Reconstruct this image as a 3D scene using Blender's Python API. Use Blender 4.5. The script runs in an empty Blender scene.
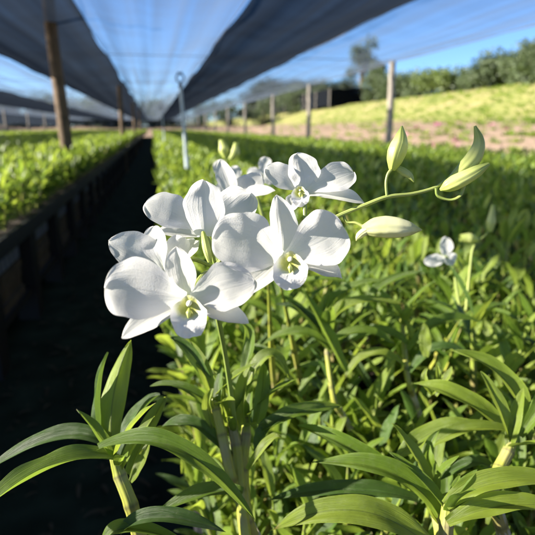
import bpy, math, random
import numpy as np
from mathutils import Vector, Matrix, noise
R_ = math.radians
sc = bpy.context.scene
col = sc.collection
rnd = random.Random(7)

# ------------------------------------------------------------------ camera
FPX = 520.0; CZ = 1.35
P = math.atan(139.5/FPX); YAW = math.atan(114.5/math.hypot(FPX, 139.5))
CAM = Vector((0, 0, CZ))
F = Vector((math.sin(YAW)*math.cos(P), math.cos(YAW)*math.cos(P), -math.sin(P)))
RT = Vector((math.cos(YAW), -math.sin(YAW), 0))
UP = Vector((math.sin(YAW)*math.sin(P), math.cos(YAW)*math.sin(P), math.cos(P)))
cd = bpy.data.cameras.new('camera'); cam = bpy.data.objects.new('camera', cd); col.objects.link(cam)
cam.location = CAM; cam.rotation_euler = (math.pi/2-P, 0, -YAW)
cd.sensor_width = 36; cd.lens = FPX/535*36; cd.clip_start = .02; cd.clip_end = 5000
cd.dof.use_dof = True; cd.dof.focus_distance = .315; cd.dof.aperture_fstop = 10.5
sc.camera = cam
def at(px, py, d):
    """point of the place seen at px,py, d metres deep"""
    return CAM + d*(F + (px-267.5)/FPX*RT - (py-267.5)/FPX*UP)
def atz(px, py, z):
    r = F + (px-267.5)/FPX*RT - (py-267.5)/FPX*UP
    return CAM + r*((z-CZ)/r.z)

# ------------------------------------------------------------------ materials
def nodes(name):
    m = bpy.data.materials.new(name); m.use_nodes = True
    nt = m.node_tree; nt.nodes.clear()
    out = nt.nodes.new('ShaderNodeOutputMaterial')
    return m, nt, out
class N:
    def __init__(s, nt): s.nt = nt
    def __call__(s, t, ins={}, **kw):
        n = s.nt.nodes.new(t)
        for k, v in kw.items(): setattr(n, k, v)
        for k, v in ins.items():
            if isinstance(v, bpy.types.NodeSocket): s.nt.links.new(v, n.inputs[k])
            else: n.inputs[k].default_value = v
        return n
    def ramp(s, fac, stops, interp='LINEAR'):
        n = s.nt.nodes.new('ShaderNodeValToRGB'); n.color_ramp.interpolation = interp
        e = n.color_ramp.elements
        while len(e) < len(stops): e.new(.5)
        for i, (p, c) in enumerate(stops):
            e[i].position = p; e[i].color = (*c, 1) if len(c) == 3 else c
        s.nt.links.new(fac, n.inputs[0]); return n.outputs[0]
    def math(s, op, a, b=0.0, c=None, clamp=False):
        n = s.nt.nodes.new('ShaderNodeMath'); n.operation = op; n.use_clamp = clamp
        for i, v in enumerate((a, b, c)):
            if v is None: continue
            if isinstance(v, bpy.types.NodeSocket): s.nt.links.new(v, n.inputs[i])
            else: n.inputs[i].default_value = v
        return n.outputs[0]
    def mix(s, fac, a, b, blend='MIX'):
        n = s.nt.nodes.new('ShaderNodeMix'); n.data_type = 'RGBA'; n.blend_type = blend
        for k, v in ((0, fac), (6, a), (7, b)):
            if isinstance(v, bpy.types.NodeSocket): s.nt.links.new(v, n.inputs[k])
            else: n.inputs[k].default_value = v if k == 0 else (*v, 1)
        return n.outputs[2]

def simple(name, base, rough=.7, var=.25, scale=20, bump=.2, spec=.4, base2=None, metal=0.0):
    m, nt, out = nodes(name); g = N(nt)
    tc = g('ShaderNodeTexCoord')
    no = g('ShaderNodeTexNoise', {'Vector': tc.outputs['Object'], 'Scale': scale, 'Detail': 5.0})
    b2 = base2 or tuple(c*(1-var) for c in base)
    c = g.ramp(no.outputs[0], [(.3, b2), (.7, base)])
    bs = g('ShaderNodeBsdfPrincipled', {'Base Color': c, 'Roughness': rough, 'Specular IOR Level': spec, 'Metallic': metal})
    if bump:
        b = g('ShaderNodeBump', {'Height': no.outputs[0], 'Strength': bump, 'Distance': .01})
        nt.links.new(b.outputs[0], bs.inputs['Normal'])
    nt.links.new(bs.outputs[0], out.inputs[0]); return m

def leaf_mat(name, dark, light, trans, tf=.3, rough=.38):
    m, nt, out = nodes(name); g = N(nt)
    uv = g('ShaderNodeUVMap'); sep = g('ShaderNodeSeparateXYZ', {0: uv.outputs[0]})
    u = sep.outputs[0]
    tc = g('ShaderNodeTexCoord'); oi = g('ShaderNodeObjectInfo')
    geo = g('ShaderNodeNewGeometry')
    no = g('ShaderNodeTexNoise', {'Vector': geo.outputs['Position'], 'Scale': 14.0, 'Detail': 4.0})
    fine = g('ShaderNodeTexNoise', {'Vector': geo.outputs['Position'], 'Scale': 260.0, 'Detail': 3.0})
    k = g.math('ADD', g.math('MULTIPLY', no.outputs[0], .75), g.math('MULTIPLY', oi.outputs['Random'], .35))
    base = g.ramp(k, [(.25, dark), (.8, light)])
    # parallel veins and midrib
    mpv = g('ShaderNodeMapping', {'Vector': uv.outputs[0], 'Scale': (34.0, .9, 1.0)})
    vn = g('ShaderNodeTexNoise', {'Vector': mpv.outputs[0], 'Scale': 1.0, 'Detail': 3.0, 'Roughness': .7})
    vv = g.math('MULTIPLY', g.math('SUBTRACT', vn.outputs[0], .36), 3.4, clamp=True)
    base = g.mix(g.math('MULTIPLY', vv, .30), base, tuple(min(1, c*1.45) for c in light))
    ab = g.math('ABSOLUTE', g.math('SUBTRACT', u, .5))
    rib = g.math('SUBTRACT', 1.0, g.math('DIVIDE', ab, .035), clamp=True)
    base = g.mix(g.math('MULTIPLY', rib, .55), base, tuple(c*.5 for c in dark))
    edge = g.math('MULTIPLY', g.math('SUBTRACT', ab, .475), 30.0, clamp=True)
    base = g.mix(g.math('MULTIPLY', edge, .7), base, tuple(min(1, c*2.2) for c in light))
    spot = g.math('MULTIPLY', g.math('SUBTRACT', fine.outputs[0], .66), 9.0, clamp=True)
    base = g.mix(g.math('MULTIPLY', spot, .35), base, (.16, .15, .07))
    tipf = g.math('MULTIPLY', g.math('SUBTRACT', g.math('ADD', sep.outputs[1], g.math('MULTIPLY', g.math('SUBTRACT', oi.outputs['Random'], .75), .12)), .975), 30.0, clamp=True)
    base = g.mix(g.math('MULTIPLY', tipf, .8), base, (.12, .07, .03))
    blot = g.math('MULTIPLY', g.math('SUBTRACT', g('ShaderNodeTexNoise', {'Vector': geo.outputs['Position'], 'Scale': 55.0, 'Detail': 2.0}).outputs[0], .60), 5.0, clamp=True)
    base = g.mix(g.math('MULTIPLY', blot, .35), base, tuple(min(1, c*1.7) for c in light))
    dust = g('ShaderNodeTexNoise', {'Vector': geo.outputs['Position'], 'Scale': 120.0, 'Detail': 6.0, 'Roughness': .8})
    base = g.mix(g.math('MULTIPLY', g.math('MULTIPLY', g.math('SUBTRACT', dust.outputs[0], .52), 6.0, clamp=True), .22), base, (.26, .29, .15))
    h = g.math('ADD', g.math('MULTIPLY', vv, .5), g.math('MULTIPLY', fine.outputs[0], .5))
    bp = g('ShaderNodeBump', {'Height': h, 'Strength': .55, 'Distance': .0011})
    rgh = g.math('MULTIPLY_ADD', fine.outputs[0], .25, rough-.1)
    bs = g('ShaderNodeBsdfPrincipled', {'Base Color': base, 'Roughness': rgh, 'Specular IOR Level': .5, 'Normal': bp.outputs[0]})
    tr = g('ShaderNodeBsdfTranslucent', {'Color': g.mix(g.math('MULTIPLY', rib, .8), trans, tuple(c*.3 for c in trans)), 'Normal': bp.outputs[0]})
    mx = g('ShaderNodeMixShader', {0: tf, 1: bs.outputs[0], 2: tr.outputs[0]})
    nt.links.new(mx.outputs[0], out.inputs[0]); return m

def petal_mat(name, a=(.90, .885, .855), tint=(.84, .87, .80)):
    m, nt, out = nodes(name); g = N(nt)
    uv = g('ShaderNodeUVMap'); sep = g('ShaderNodeSeparateXYZ', {0: uv.outputs[0]})
    u, v = sep.outputs[0], sep.outputs[1]
    geo = g('ShaderNodeNewGeometry')
    # veins spread from the base of the petal
    uu = g.math('MULTIPLY', g.math('SUBTRACT', u, .5), 1.0)
    no = g('ShaderNodeTexNoise', {'Vector': geo.outputs['Position'], 'Scale': 90.0, 'Detail': 4.0})
    mpv = g('ShaderNodeMapping', {'Vector': uv.outputs[0], 'Scale': (15.0, 1.1, 1.0)})
    vn = g('ShaderNodeTexNoise', {'Vector': mpv.outputs[0], 'Scale': 1.0, 'Detail': 3.0, 'Distortion': .3})
    vein = g.math('MULTIPLY', g.math('SUBTRACT', vn.outputs[0], .45), 3.0, clamp=True)
    c = g.mix(g.math('MULTIPLY', vein, .25), a, tuple(x*.95 for x in a))
    bt = g.math('MULTIPLY', g.math('SUBTRACT', .3, v), 2.5, clamp=True)
    c = g.mix(bt, c, tint)
    cell = g('ShaderNodeTexVoronoi', {'Vector': geo.outputs['Position'], 'Scale': 1500.0})
    big = g('ShaderNodeTexNoise', {'Vector': geo.outputs['Position'], 'Scale': 45.0, 'Detail': 2.0})
    c = g.mix(g.math('MULTIPLY', g.math('SUBTRACT', big.outputs[0], .5), 1.2, clamp=True), c, (.80, .80, .70))
    h = g.math('ADD', g.math('ADD', g.math('MULTIPLY', vein, -.8), no.outputs[0]), g.math('MULTIPLY', cell.outputs['Distance'], .25))
    bp = g('ShaderNodeBump', {'Height': h, 'Strength': .25, 'Distance': .0007})
    bs = g('ShaderNodeBsdfPrincipled', {'Base Color': c, 'Roughness': .48, 'Specular IOR Level': .35, 'Sheen Weight': .15, 'Normal': bp.outputs[0]})
    tr = g('ShaderNodeBsdfTranslucent', {'Color': c, 'Normal': bp.outputs[0]})
    mx = g('ShaderNodeMixShader', {0: .60, 1: bs.outputs[0], 2: tr.outputs[0]})
    nt.links.new(mx.outputs[0], out.inputs[0]); return m

def lip_mat():
    m, nt, out = nodes('lip'); g = N(nt)
    uv = g('ShaderNodeUVMap'); sep = g('ShaderNodeSeparateXYZ', {0: uv.outputs[0]})
    geo = g('ShaderNodeNewGeometry')
    no = g('ShaderNodeTexNoise', {'Vector': geo.outputs['Position'], 'Scale': 500.0, 'Detail': 4.0})
    x = g.math('MULTIPLY', g.math('SUBTRACT', sep.outputs[0], .5), 1.75)
    y = g.math('MULTIPLY', g.math('SUBTRACT', sep.outputs[1], .74), 2.3)
    r = g.math('ADD', g.math('SQRT', g.math('ADD', g.math('MULTIPLY', x, x), g.math('MULTIPLY', y, y))), g.math('MULTIPLY', g.math('SUBTRACT', no.outputs[0], .5), .25))
    c = g.ramp(r, [(.15, (.42, .44, .08)), (.48, (.60, .60, .20)), (.70, (.82, .82, .68)), (.80, (.86, .84, .80))])
    bp = g('ShaderNodeBump', {'Height': no.outputs[0], 'Strength': .5, 'Distance': .001})
    bs = g('ShaderNodeBsdfPrincipled', {'Base Color': c, 'Roughness': .5, 'Normal': bp.outputs[0]})
    tr = g('ShaderNodeBsdfTranslucent', {'Color': c})
    mx = g('ShaderNodeMixShader', {0: .3, 1: bs.outputs[0], 2: tr.outputs[0]})
    nt.links.new(mx.outputs[0], out.inputs[0]); return m

def stem_mat(name, stops, rough=.45, tf=.12, rings=0.0):
    m, nt, out = nodes(name); g = N(nt)
    uv = g('ShaderNodeUVMap'); sep = g('ShaderNodeSeparateXYZ', {0: uv.outputs[0]})
    geo = g('ShaderNodeNewGeometry')
    no = g('ShaderNodeTexNoise', {'Vector': geo.outputs['Position'], 'Scale': 60.0, 'Detail': 4.0})
    f = g.math('ADD', sep.outputs[1], g.math('MULTIPLY', g.math('SUBTRACT', no.outputs[0], .5), .7))
    c = g.ramp(f, stops)
    if rings:
        bd = g.math('POWER', g.math('ABSOLUTE', g.math('COSINE', g.math('MULTIPLY', sep.outputs[1], 9*math.pi))), 50.0)
        c = g.mix(g.math('MULTIPLY', bd, .7), c, (.11, .10, .035))
        dr = g.math('MULTIPLY', g.math('SUBTRACT', g('ShaderNodeTexNoise', {'Vector': geo.outputs['Position'], 'Scale': 35.0, 'Detail': 3.0}).outputs[0], .56), 8.0, clamp=True)
        c = g.mix(g.math('MULTIPLY', dr, .6), c, (.30, .25, .15))
    groove = g.math('SINE', g.math('MULTIPLY', sep.outputs[0], 50.0))
    bp = g('ShaderNodeBump', {'Height': g.math('ADD', groove, no.outputs[0]), 'Strength': .25, 'Distance': .0008})
    bs = g('ShaderNodeBsdfPrincipled', {'Base Color': c, 'Roughness': rough, 'Normal': bp.outputs[0]})
    tr = g('ShaderNodeBsdfTranslucent', {'Color': c})
    mx = g('ShaderNodeMixShader', {0: tf, 1: bs.outputs[0], 2: tr.outputs[0]})
    nt.links.new(mx.outputs[0], out.inputs[0]); return m

def net_mat(name, thread, open_, tcol):
    m, nt, out = nodes(name); g = N(nt)
    tc = g('ShaderNodeTexCoord'); mp = g('ShaderNodeMapping', {'Vector': tc.outputs['Object'], 'Scale': (7.0, .10, 1.0)})
    no = g('ShaderNodeTexNoise', {'Vector': mp.outputs[0], 'Scale': 1.0, 'Detail': 4.0})
    mp2 = g('ShaderNodeMapping', {'Vector': tc.outputs['Object'], 'Scale': (.5, 2.2, 1.0)})
    n2 = g('ShaderNodeTexNoise', {'Vector': mp2.outputs[0], 'Scale': 1.0, 'Detail': 5.0})
    f = g.math('ADD', g.math('MULTIPLY', g.math('SUBTRACT', no.outputs[0], .5), .9), g.math('MULTIPLY', g.math('SUBTRACT', n2.outputs[0], .5), .35))
    op = g.math('ADD', open_, g.math('MULTIPLY', f, (1-open_)*3.2 if open_ > .5 else open_*2.2), clamp=True)
    # threads hide more of the sky the flatter one looks through the weave
    geo = g('ShaderNodeNewGeometry'); dt = g('ShaderNodeVectorMath', {0: geo.outputs['Normal'], 1: geo.outputs['Incoming']}, operation='DOT_PRODUCT')
    cs = g.math('MAXIMUM', g.math('ABSOLUTE', dt.outputs['Value']), .02)
    op = g.math('POWER', op, g.math('ADD', .65, g.math('MULTIPLY', g.math('POWER', g.math('DIVIDE', 1.0, cs), .75), .35)))
    df = g('ShaderNodeBsdfDiffuse', {'Color': (*thread, 1)})
    tl = g('ShaderNodeBsdfTranslucent', {'Color': (*tcol, 1)})
    mm = g('ShaderNodeMixShader', {0: .5, 1: df.outputs[0], 2: tl.outputs[0]})
    tp = g('ShaderNodeBsdfTransparent')
    mx = g('ShaderNodeMixShader', {0: op, 1: mm.outputs[0], 2: tp.outputs[0]})
    nt.links.new(mx.outputs[0], out.inputs[0]); return m

M = {}
M['leaf'] = leaf_mat('orchid_leaf', (.036, .080, .008), (.125, .190, .016), (.42, .60, .07), .33)
M['leaf_dark'] = leaf_mat('orchid_leaf_deep', (.022, .050, .010), (.055, .108, .013), (.22, .36, .05), .22)
M['leaf_lime'] = leaf_mat('orchid_leaf_young', (.10, .155, .016), (.18, .235, .026), (.54, .68, .08), .36)
M['petal'] = petal_mat('white_petal')
M['lip'] = lip_mat()
M['cane'] = stem_mat('cane', [(.0, (.26, .31, .04)), (.35, (.32, .33, .05)), (.6, (.25, .21, .08)), (.8, (.22, .28, .04)), (1, (.20, .27, .04))], rings=1.0)
M['stem'] = stem_mat('flower_stem', [(0, (.22, .30, .06)), (1, (.42, .48, .14))], tf=.2)
M['bud'] = stem_mat('bud_green', [(0, (.48, .56, .12)), (.6, (.66, .70, .26)), (1, (.42, .50, .12))], tf=.3)
M['bud_cream'] = stem_mat('bud_cream', [(0, (.50, .54, .16)), (.35, (.74, .75, .42)), (.8, (.78, .77, .48)), (1, (.60, .62, .22))], tf=.3)
M['column'] = stem_mat('column', [(0, (.70, .72, .40)), (1, (.88, .88, .78))], tf=.2)
M['roots'] = simple('aerial_root', (.42, .38, .30), .8, .4, 90, .3)
M['pot'] = simple('black_pot', (.018, .018, .020), .45, .3, 60, .2)
M['husk'] = simple('coconut_husk', (.045, .030, .019), .95, .6, 45, 1.0)
M['black'] = simple('black_board', (.012, .013, .016), .6, .4, 12, .2)
M['grey'] = simple('grey_plastic', (.20, .23, .30), .5, .35, 6, .15)
M['tan'] = simple('husk_block', (.10, .075, .05), .9, .5, 14, .6)
M['wood'] = simple('weathered_wood', (.17, .115, .07), .85, .55, 9, .6)
M['post'] = simple('concrete_post', (.34, .30, .25), .9, .35, 12, .4)
M['pvc'] = simple('pale_pipe', (.50, .58, .62), .4, .2, 12, .1)
M['dark_plastic'] = simple('dark_plastic', (.03, .035, .05), .4, .3, 40, .1)
M['wire'] = simple('wire', (.10, .10, .11), .5, .3, 30, 0)
M['mat'] = simple('weed_mat', (.034, .046, .030), .95, .6, 5, .5, spec=.04)
M['bark'] = simple('bark', (.12, .09, .065), .9, .4, 12, .5)
M['crown'] = leaf_mat('tree_leaf', (.034, .052, .020), (.064, .090, .034), (.12, .17, .04), .2, .6)
M['crown_dark'] = leaf_mat('tree_leaf_dark', (.010, .018, .008), (.022, .034, .013), (.05, .08, .02), .12, .7)
M['crown2'] = leaf_mat('tree_leaf_light', (.05, .08, .018), (.09, .12, .03), (.2, .28, .04), .25, .6)
M['net_dark'] = net_mat('shade_net_double', (.012, .014, .018), .15, (.016, .021, .030))
M['net_light'] = net_mat('shade_net_single', (.15, .17, .20), .78, (.14, .17, .22))

# ------------------------------------------------------------------ mesh tools
class MB:
    """collects surfaces, builds one mesh object"""
    def __init__(s): s.v = []; s.f = []; s.uv = []; s.mi = []; s.n = 0
    def grid(s, pts, uvs, mi=0, wrap=False):
        nv, nu = len(pts), len(pts[0]); b = s.n
        for r in pts: s.v.extend(r)
        s.n += nv*nu
        for i in range(nv-1):
            for j in range(nu-1):
                s.f.append((b+i*nu+j, b+i*nu+j+1, b+(i+1)*nu+j+1, b+(i+1)*nu+j)); s.mi.append(mi)
                s.uv.extend((uvs[i][j], uvs[i][j+1], uvs[i+1][j+1], uvs[i+1][j]))
    def box(s, c, d, mi=0, rz=0, tilt=None):
        b = s.n; m = Matrix.Rotation(rz, 3, 'Z')
        for x in (-.5, .5):
            for y in (-.5, .5):
                for z in (-.5, .5):
                    s.v.append(Vector(c)+m@Vector((x*d[0], y*d[1], z*d[2])))
        s.n += 8
        for q in ((0,1,3,2),(4,6,7,5),(0,4,5,1),(2,3,7,6),(0,2,6,4),(1,5,7,3)):
            s.f.append(tuple(b+i for i in q)); s.mi.append(mi); s.uv.extend(((0,0),(1,0),(1,1),(0,1)))
    def mesh(s, name, mats, smooth=True, origin=(0,0,0)):
        me = bpy.data.meshes.new(name)
        a = np.array([tuple(v) for v in s.v], dtype=np.float32) - np.array(origin, dtype=np.float32)
        nf = len(s.f); 
        me.vertices.add(len(a)); me.vertices.foreach_set('co', a.ravel())
        me.loops.add(nf*4); me.polygons.add(nf)
        me.loops.foreach_set('vertex_index', np.array(s.f, dtype=np.int32).ravel())
        me.polygons.foreach_set('loop_start', np.arange(0, nf*4, 4, dtype=np.int32))
        me.polygons.foreach_set('material_index', np.array(s.mi, dtype=np.int32))
        me.update(calc_edges=True)
        ul = me.uv_layers.new(name='UVMap'); ul.data.foreach_set('uv', np.array(s.uv, dtype=np.float32).ravel())
        me.polygons.foreach_set('use_smooth', [smooth]*nf)
        for m in (mats if isinstance(mats, (list, tuple)) else [mats]): me.materials.append(m)
        me.validate(); return me
    def build(s, name, mats, parent=None, smooth=True, origin=(0,0,0)):
        """verts are in world space; origin is the world location of the object's origin"""
        me = s.mesh(name, mats, smooth, origin)
        o = bpy.data.objects.new(name, me); col.objects.link(o)
        if parent: o.parent = parent
        else: o.location = origin
        return o

def bez(p0, p1, p2, t): return (1-t)**2*p0 + 2*t*(1-t)*p1 + t*t*p2
def through(p0, m, p2): return 2*m - .5*(p0+p2)      # control point so the curve passes m at .5
def prof_leaf(t, base=.42, vm=.42):
    if t < vm: x = t/vm; return base + (1-base)*math.sin(x*math.pi/2)
    x = (t-vm)/(1-vm); return max(0.0, 1-x**2.3)**.85
def prof_point(t, base=.35, vm=.48):
    if t < vm: x = t/vm; return base + (1-base)*math.sin(x*math.pi/2)
    x = (t-vm)/(1-vm); return max(0.0, 1-x**1.9)**.8
def prof_round(t, base=.22, vm=.55):
    if t < vm: x = t/vm; return base + (1-base)*(.5-.5*math.cos(x*math.pi))**.75
    x = (t-vm)/(1-vm); return max(0.0, 1-x*x)**.5
def prof_far(t): return [.5, 1, .75, .05][min(3, int(t*3.01))]
def strip(mb, p0, p1, p2, W, nh, prof=prof_leaf, fold=.25, cup=0.0, ruf=0.0, nu=6, nv=14, twist=0.0, mi=0, ph=0.0, rf=7.0, tipcurl=0.0, lump=0.0, edge=0.0):
    pts, uvs = [], []
    for i in range(nv+1):
        t = i/nv
        if nv > 8: t = math.sin(t*math.pi/2)**.85 if prof is prof_round else t**.9
        c = bez(p0, p1, p2, t)
        T = ((1-t)*(p1-p0) + t*(p2-p1)); T = T.normalized() if T.length > 1e-9 else (p2-p0).normalized()
        S = T.cross(nh)
        S = S.normalized() if S.length > 1e-6 else Vector((1, 0, 0))
        Nn = S.cross(T).normalized()
        if twist:
            q = Matrix.Rotation(twist*t, 3, T); S = q@S; Nn = q@Nn
        w = W*.5*prof(t)
        row, ur = [], []
        for j in range(nu+1):
            u = -1+2*j/nu
            h = fold*abs(u)*w + cup*u*u*w + ruf*W*math.sin(rf*t*3+ph+u*2.0)*abs(u)**2.5*(.3+t) - tipcurl*W*t**3
            if lump: h += lump*W*noise.noise(Vector((u*1.3+ph*3, t*4.2, ph*7+W*900)))*(.35+abs(u))
            row.append(c + S*(u*w*(1-.12*abs(fold*u))*(1+(edge*noise.noise(Vector((t*5+ph, u*.7, W*700+3))) if edge else 0))) + Nn*h)
            ur.append((j/nu, t))
        pts.append(row); uvs.append(ur)
    mb.grid(pts, uvs, mi)
def catmull(ps, n):
    out = []
    q = [2*ps[0]-ps[1]] + list(ps) + [2*ps[-1]-ps[-2]]
    for i in range(len(ps)-1):
        a, b, c, d = q[i:i+4]
        for k in range(n):
            t = k/n
            out.append(.5*((2*b)+(c-a)*t+(2*a-5*b+4*c-d)*t*t+(3*b-a-3*c+d)*t**3))
    out.append(ps[-1]); return out
def tube(mb, ps, rad, ns=8, n=4, mi=0, squash=1.0):
    """rad(t) or list of radii"""
    pp = catmull([Vector(p) for p in ps], n) if len(ps) > 2 or n > 1 else [Vector(p) for p in ps]
    m = len(pp); pts, uvs = [], []
    A = None
    for i, c in enumerate(pp):
        t = i/(m-1)
        T = (pp[min(i+1, m-1)]-pp[max(i-1, 0)]).normalized()
        if A is None: A = T.orthogonal().normalized()
        A = (A - T*A.dot(T)).normalized(); B = T.cross(A)
        if callable(rad): r = rad(t)
        else:
            x = t*(len(rad)-1); k = min(int(x), len(rad)-2); r = rad[k]+(rad[k+1]-rad[k])*(x-k)
        pts.append([c+(A*math.cos(2*math.pi*j/ns)+B*math.sin(2*math.pi*j/ns)*squash)*r for j in range(ns+1)])
        uvs.append([(j/ns, t) for j in range(ns+1)])
    mb.grid(pts, uvs, mi)

def tag(o, label=None, cat=None, group=None, kind=None):
    if label: o['label'] = label
    if cat: o['category'] = cat
    if group: o['group'] = group
    if kind: o['kind'] = kind
    return o
def empty(name, loc, label, cat, group=None):
    o = bpy.data.objects.new(name, None); o.empty_display_size = .05; col.objects.link(o); o.location = loc
    return tag(o, label, cat, group)

# ------------------------------------------------------------------ setting: ground
BENCH = .70
def smooth(x): x = max(0, min(1, x)); return x*x*(3-2*x)
def terrain(x, y):
    dr = max(0, x-10.0)
    z = 1.6*smooth(dr/11)*.55 + 1.6*.45*min(1, dr/10.5) + 3.7*smooth((dr-10)/14)
    dl = max(0, -15-x); z = max(z, 1.9*smooth(dl/14))
    df = max(0, y-88); z = max(z, 1.7*smooth(df/20))
    return z
mb = MB()
xs = [-1500, -700, -300, -120, -60] + [x*1.0 for x in range(-40, 60, 1)] + [70, 90, 130, 200, 400, 900, 1500]
ys = [-200, -40] + [y*1.5 for y in range(-4, 90)] + [145, 165, 200, 300, 600, 1200, 2500]
rg = random.Random(3)
pts = [[Vector((x, y, terrain(x, y) + (rg.uniform(-.10, .10) if (x > 11 or x < -16 or y > 90) and abs(x) < 60 else 0))) for x in xs] for y in ys]
mb.grid(pts, [[(x, y) for x in xs] for y in ys])
m, nt, out = nodes('terrain'); g = N(nt)
geo = g('ShaderNodeNewGeometry'); sp = g('ShaderNodeSeparateXYZ', {0: geo.outputs['Position']})
n1 = g('ShaderNodeTexNoise', {'Vector': geo.outputs['Position'], 'Scale': .35, 'Detail': 6.0})
mp = g('ShaderNodeMapping', {'Vector': geo.outputs['Position'], 'Scale': (1.6, .12, 1.0)})
n2 = g('ShaderNodeTexNoise', {'Vector': mp.outputs[0], 'Scale': 1.0, 'Detail': 6.0})
n3 = g('ShaderNodeTexNoise', {'Vector': geo.outputs['Position'], 'Scale': 3.0, 'Detail': 6.0})
soil = g.ramp(n2.outputs[0], [(.30, (.09, .07, .04)), (.45, (.20, .145, .095)), (.58, (.24, .17, .13)), (.70, (.10, .11, .03))])
grass = g.ramp(n1.outputs[0], [(.3, (.12, .14, .04)), (.5, (.20, .195, .065)), (.7, (.27, .215, .11))])
grass = g.mix(g.math('MULTIPLY', n3.outputs[0], .45), grass, (.09, .12, .02))
zz = g.math('ADD', sp.outputs[2], g.math('MULTIPLY', g.math('SUBTRACT', n2.outputs[0], .5), 1.4))
c = g.mix(g.math('MULTIPLY', g.math('SUBTRACT', zz, 1.75), 3.0, clamp=True), soil, grass)
bp = g('ShaderNodeBump', {'Height': n3.outputs[0], 'Strength': .8, 'Distance': .15})
bs = g('ShaderNodeBsdfPrincipled', {'Base Color': c, 'Roughness': .95, 'Specular IOR Level': .1, 'Normal': bp.outputs[0]})
nt.links.new(bs.outputs[0], out.inputs[0])
tag(mb.build('ground', m), kind='structure')
# aisle mat
mb = MB(); xs2 = np.linspace(-15, 9.8, 60); ys2 = np.linspace(-4, 86, 180)
pts = [[Vector((x, y, .006+.006*math.sin(x*9+y*3)**2)) for x in xs2] for y in ys2]
mb.grid(pts, [[(x, y) for x in xs2] for y in ys2])
tag(mb.build('path', M['mat']), kind='structure')

# ------------------------------------------------------------------ benches
def bench(x0, x1, y0, y1, z, label, sideways, rail=.09):
    r = empty('growing_bench', (x0, y0, 0), label, 'bench')
    o = Vector((x0, y0, 0))
    mb = MB(); nx, ny = int((x1-x0)/.25)+2, 120
    rr = random.Random(int(x0*10))
    X = np.linspace(x0+.02, x1-.02, nx); Y = np.linspace(y0+.02, y1-.02, ny)
    mb.grid([[Vector((x, y, z+rr.uniform(0, .02))) for x in X] for y in Y], [[(x, y) for x in X] for y in Y])
    mb.build('husk_bed', M['husk'], r, True, o)
    for xx in (x0, x1):
        mb = MB(); mb.box((xx, (y0+y1)/2, z-rail/2+.012), (.03, y1-y0, rail)); mb.build('edge_board', M['black'], r, False, o)
    mb = MB(); mb.box(((x0+x1)/2, (y0+y1)/2, z-.03), (x1-x0-.04, y1-y0-.04, .03)); mb.build('bench_top', M['black'], r, False, o)
    return r, o
bl, blo = bench(-4.6, -.86, 1.2, 84, .745, 'long black edged growing bench across the aisle on the left', 1, .10)
br, bro = bench(.05, 4.5, -.6, 84, BENCH, 'long growing bench on the right holding the flowering orchids', 1)
b3, b3o = bench(5.1, 9.4, 2, 84, .30, 'farthest growing bench right of the row of posts', 0)
b4, b4o = bench(-11.5, -5.4, 5, 84, .74, 'farthest growing bench on the left behind the wooden pole', 0)
def legs(r, o, x, ys, z, w=.1):
    for y in ys:
        mb = MB(); mb.box((x, y, z/2), (w, w*1.2, z)); mb.build('leg', M['black'], r, False, o)
legs(bl, blo, -.95, [2.93+.98*k for k in range(-1, 26)], .70, .14)
legs(bl, blo, -4.5, [3+3*k for k in range(0, 12)], .70)
legs(br, bro, .13, [.1+1.0*k for k in range(0, 22)], BENCH-.06)
legs(b3, b3o, 5.2, [3+3*k for k in range(0, 14)], .26)
legs(b4, b4o, -5.5, [6+3*k for k in range(0, 14)], .70)
# low rail carrying blocks and grey crates between the legs
mb = MB(); mb.box((-1.05, 14.0, .24), (.30, 25.0, .05)); mb.build('low_shelf', M['black'], bl, False, blo)
def crate(mb, c, d):
    t = .012; x, y, z = c; dx, dy, dz = d
    mb.box((x, y, z-dz/2+t/2), (dx, dy, t))
    for s in (-1, 1):
        mb.box((x+s*(dx/2-t/2), y, z+t/2), (t, dy, dz-t)); mb.box((x, y+s*(dy/2-t/2), z+t/2), (dx-2*t, t, dz-t))
    mb.box((x+dx/2+.006, y, z+dz/2-.02), (.012, dy+.02, .03)); 
    for k in range(5): mb.box((x+dx/2+.005, y-dy/2+.05+k*(dy-.1)/4, z-.02), (.01, .014, dz-.06))
for k in range(14):
    yc = 3.40+.98*k-.0*k; rr = random.Random(k)
    o = Vector((-1.05, yc+.03, .265))
    mb = MB(); n = 4
    for j in range(n):   # block of pressed fibre: lumpy courses
        mb.box((-1.05+rr.uniform(-.01, .01), yc+.03, .265+.03+j*.06), (.24+rr.uniform(-.02, .02), .50+rr.uniform(-.03, .03), .056))
    tag(mb.build('fibre_block', M['tan'], None, False, o), 'tan fibre block under the left bench' if k > 2 else ['tan fibre block under the left bench, nearest of the row', 'tan fibre block under the left bench, second from the camera', 'tan fibre block under the left bench, third from the camera'][k], 'block', 'tan blocks under the left bench')
    o = Vector((-1.05, yc, .51)); mb = MB(); crate(mb, (-1.05, yc, .51+.11), (.26, .50, .20))
    tag(mb.build('plastic_crate', M['grey'], None, False, o), 'grey blue plastic crate under the left bench' if k > 2 else ['grey blue crate standing under the left bench, nearest of the row', 'grey blue crate standing under the left bench, second from the camera', 'grey blue crate standing under the left bench, third from the camera'][k], 'crate', 'grey crates under the left bench')

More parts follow.
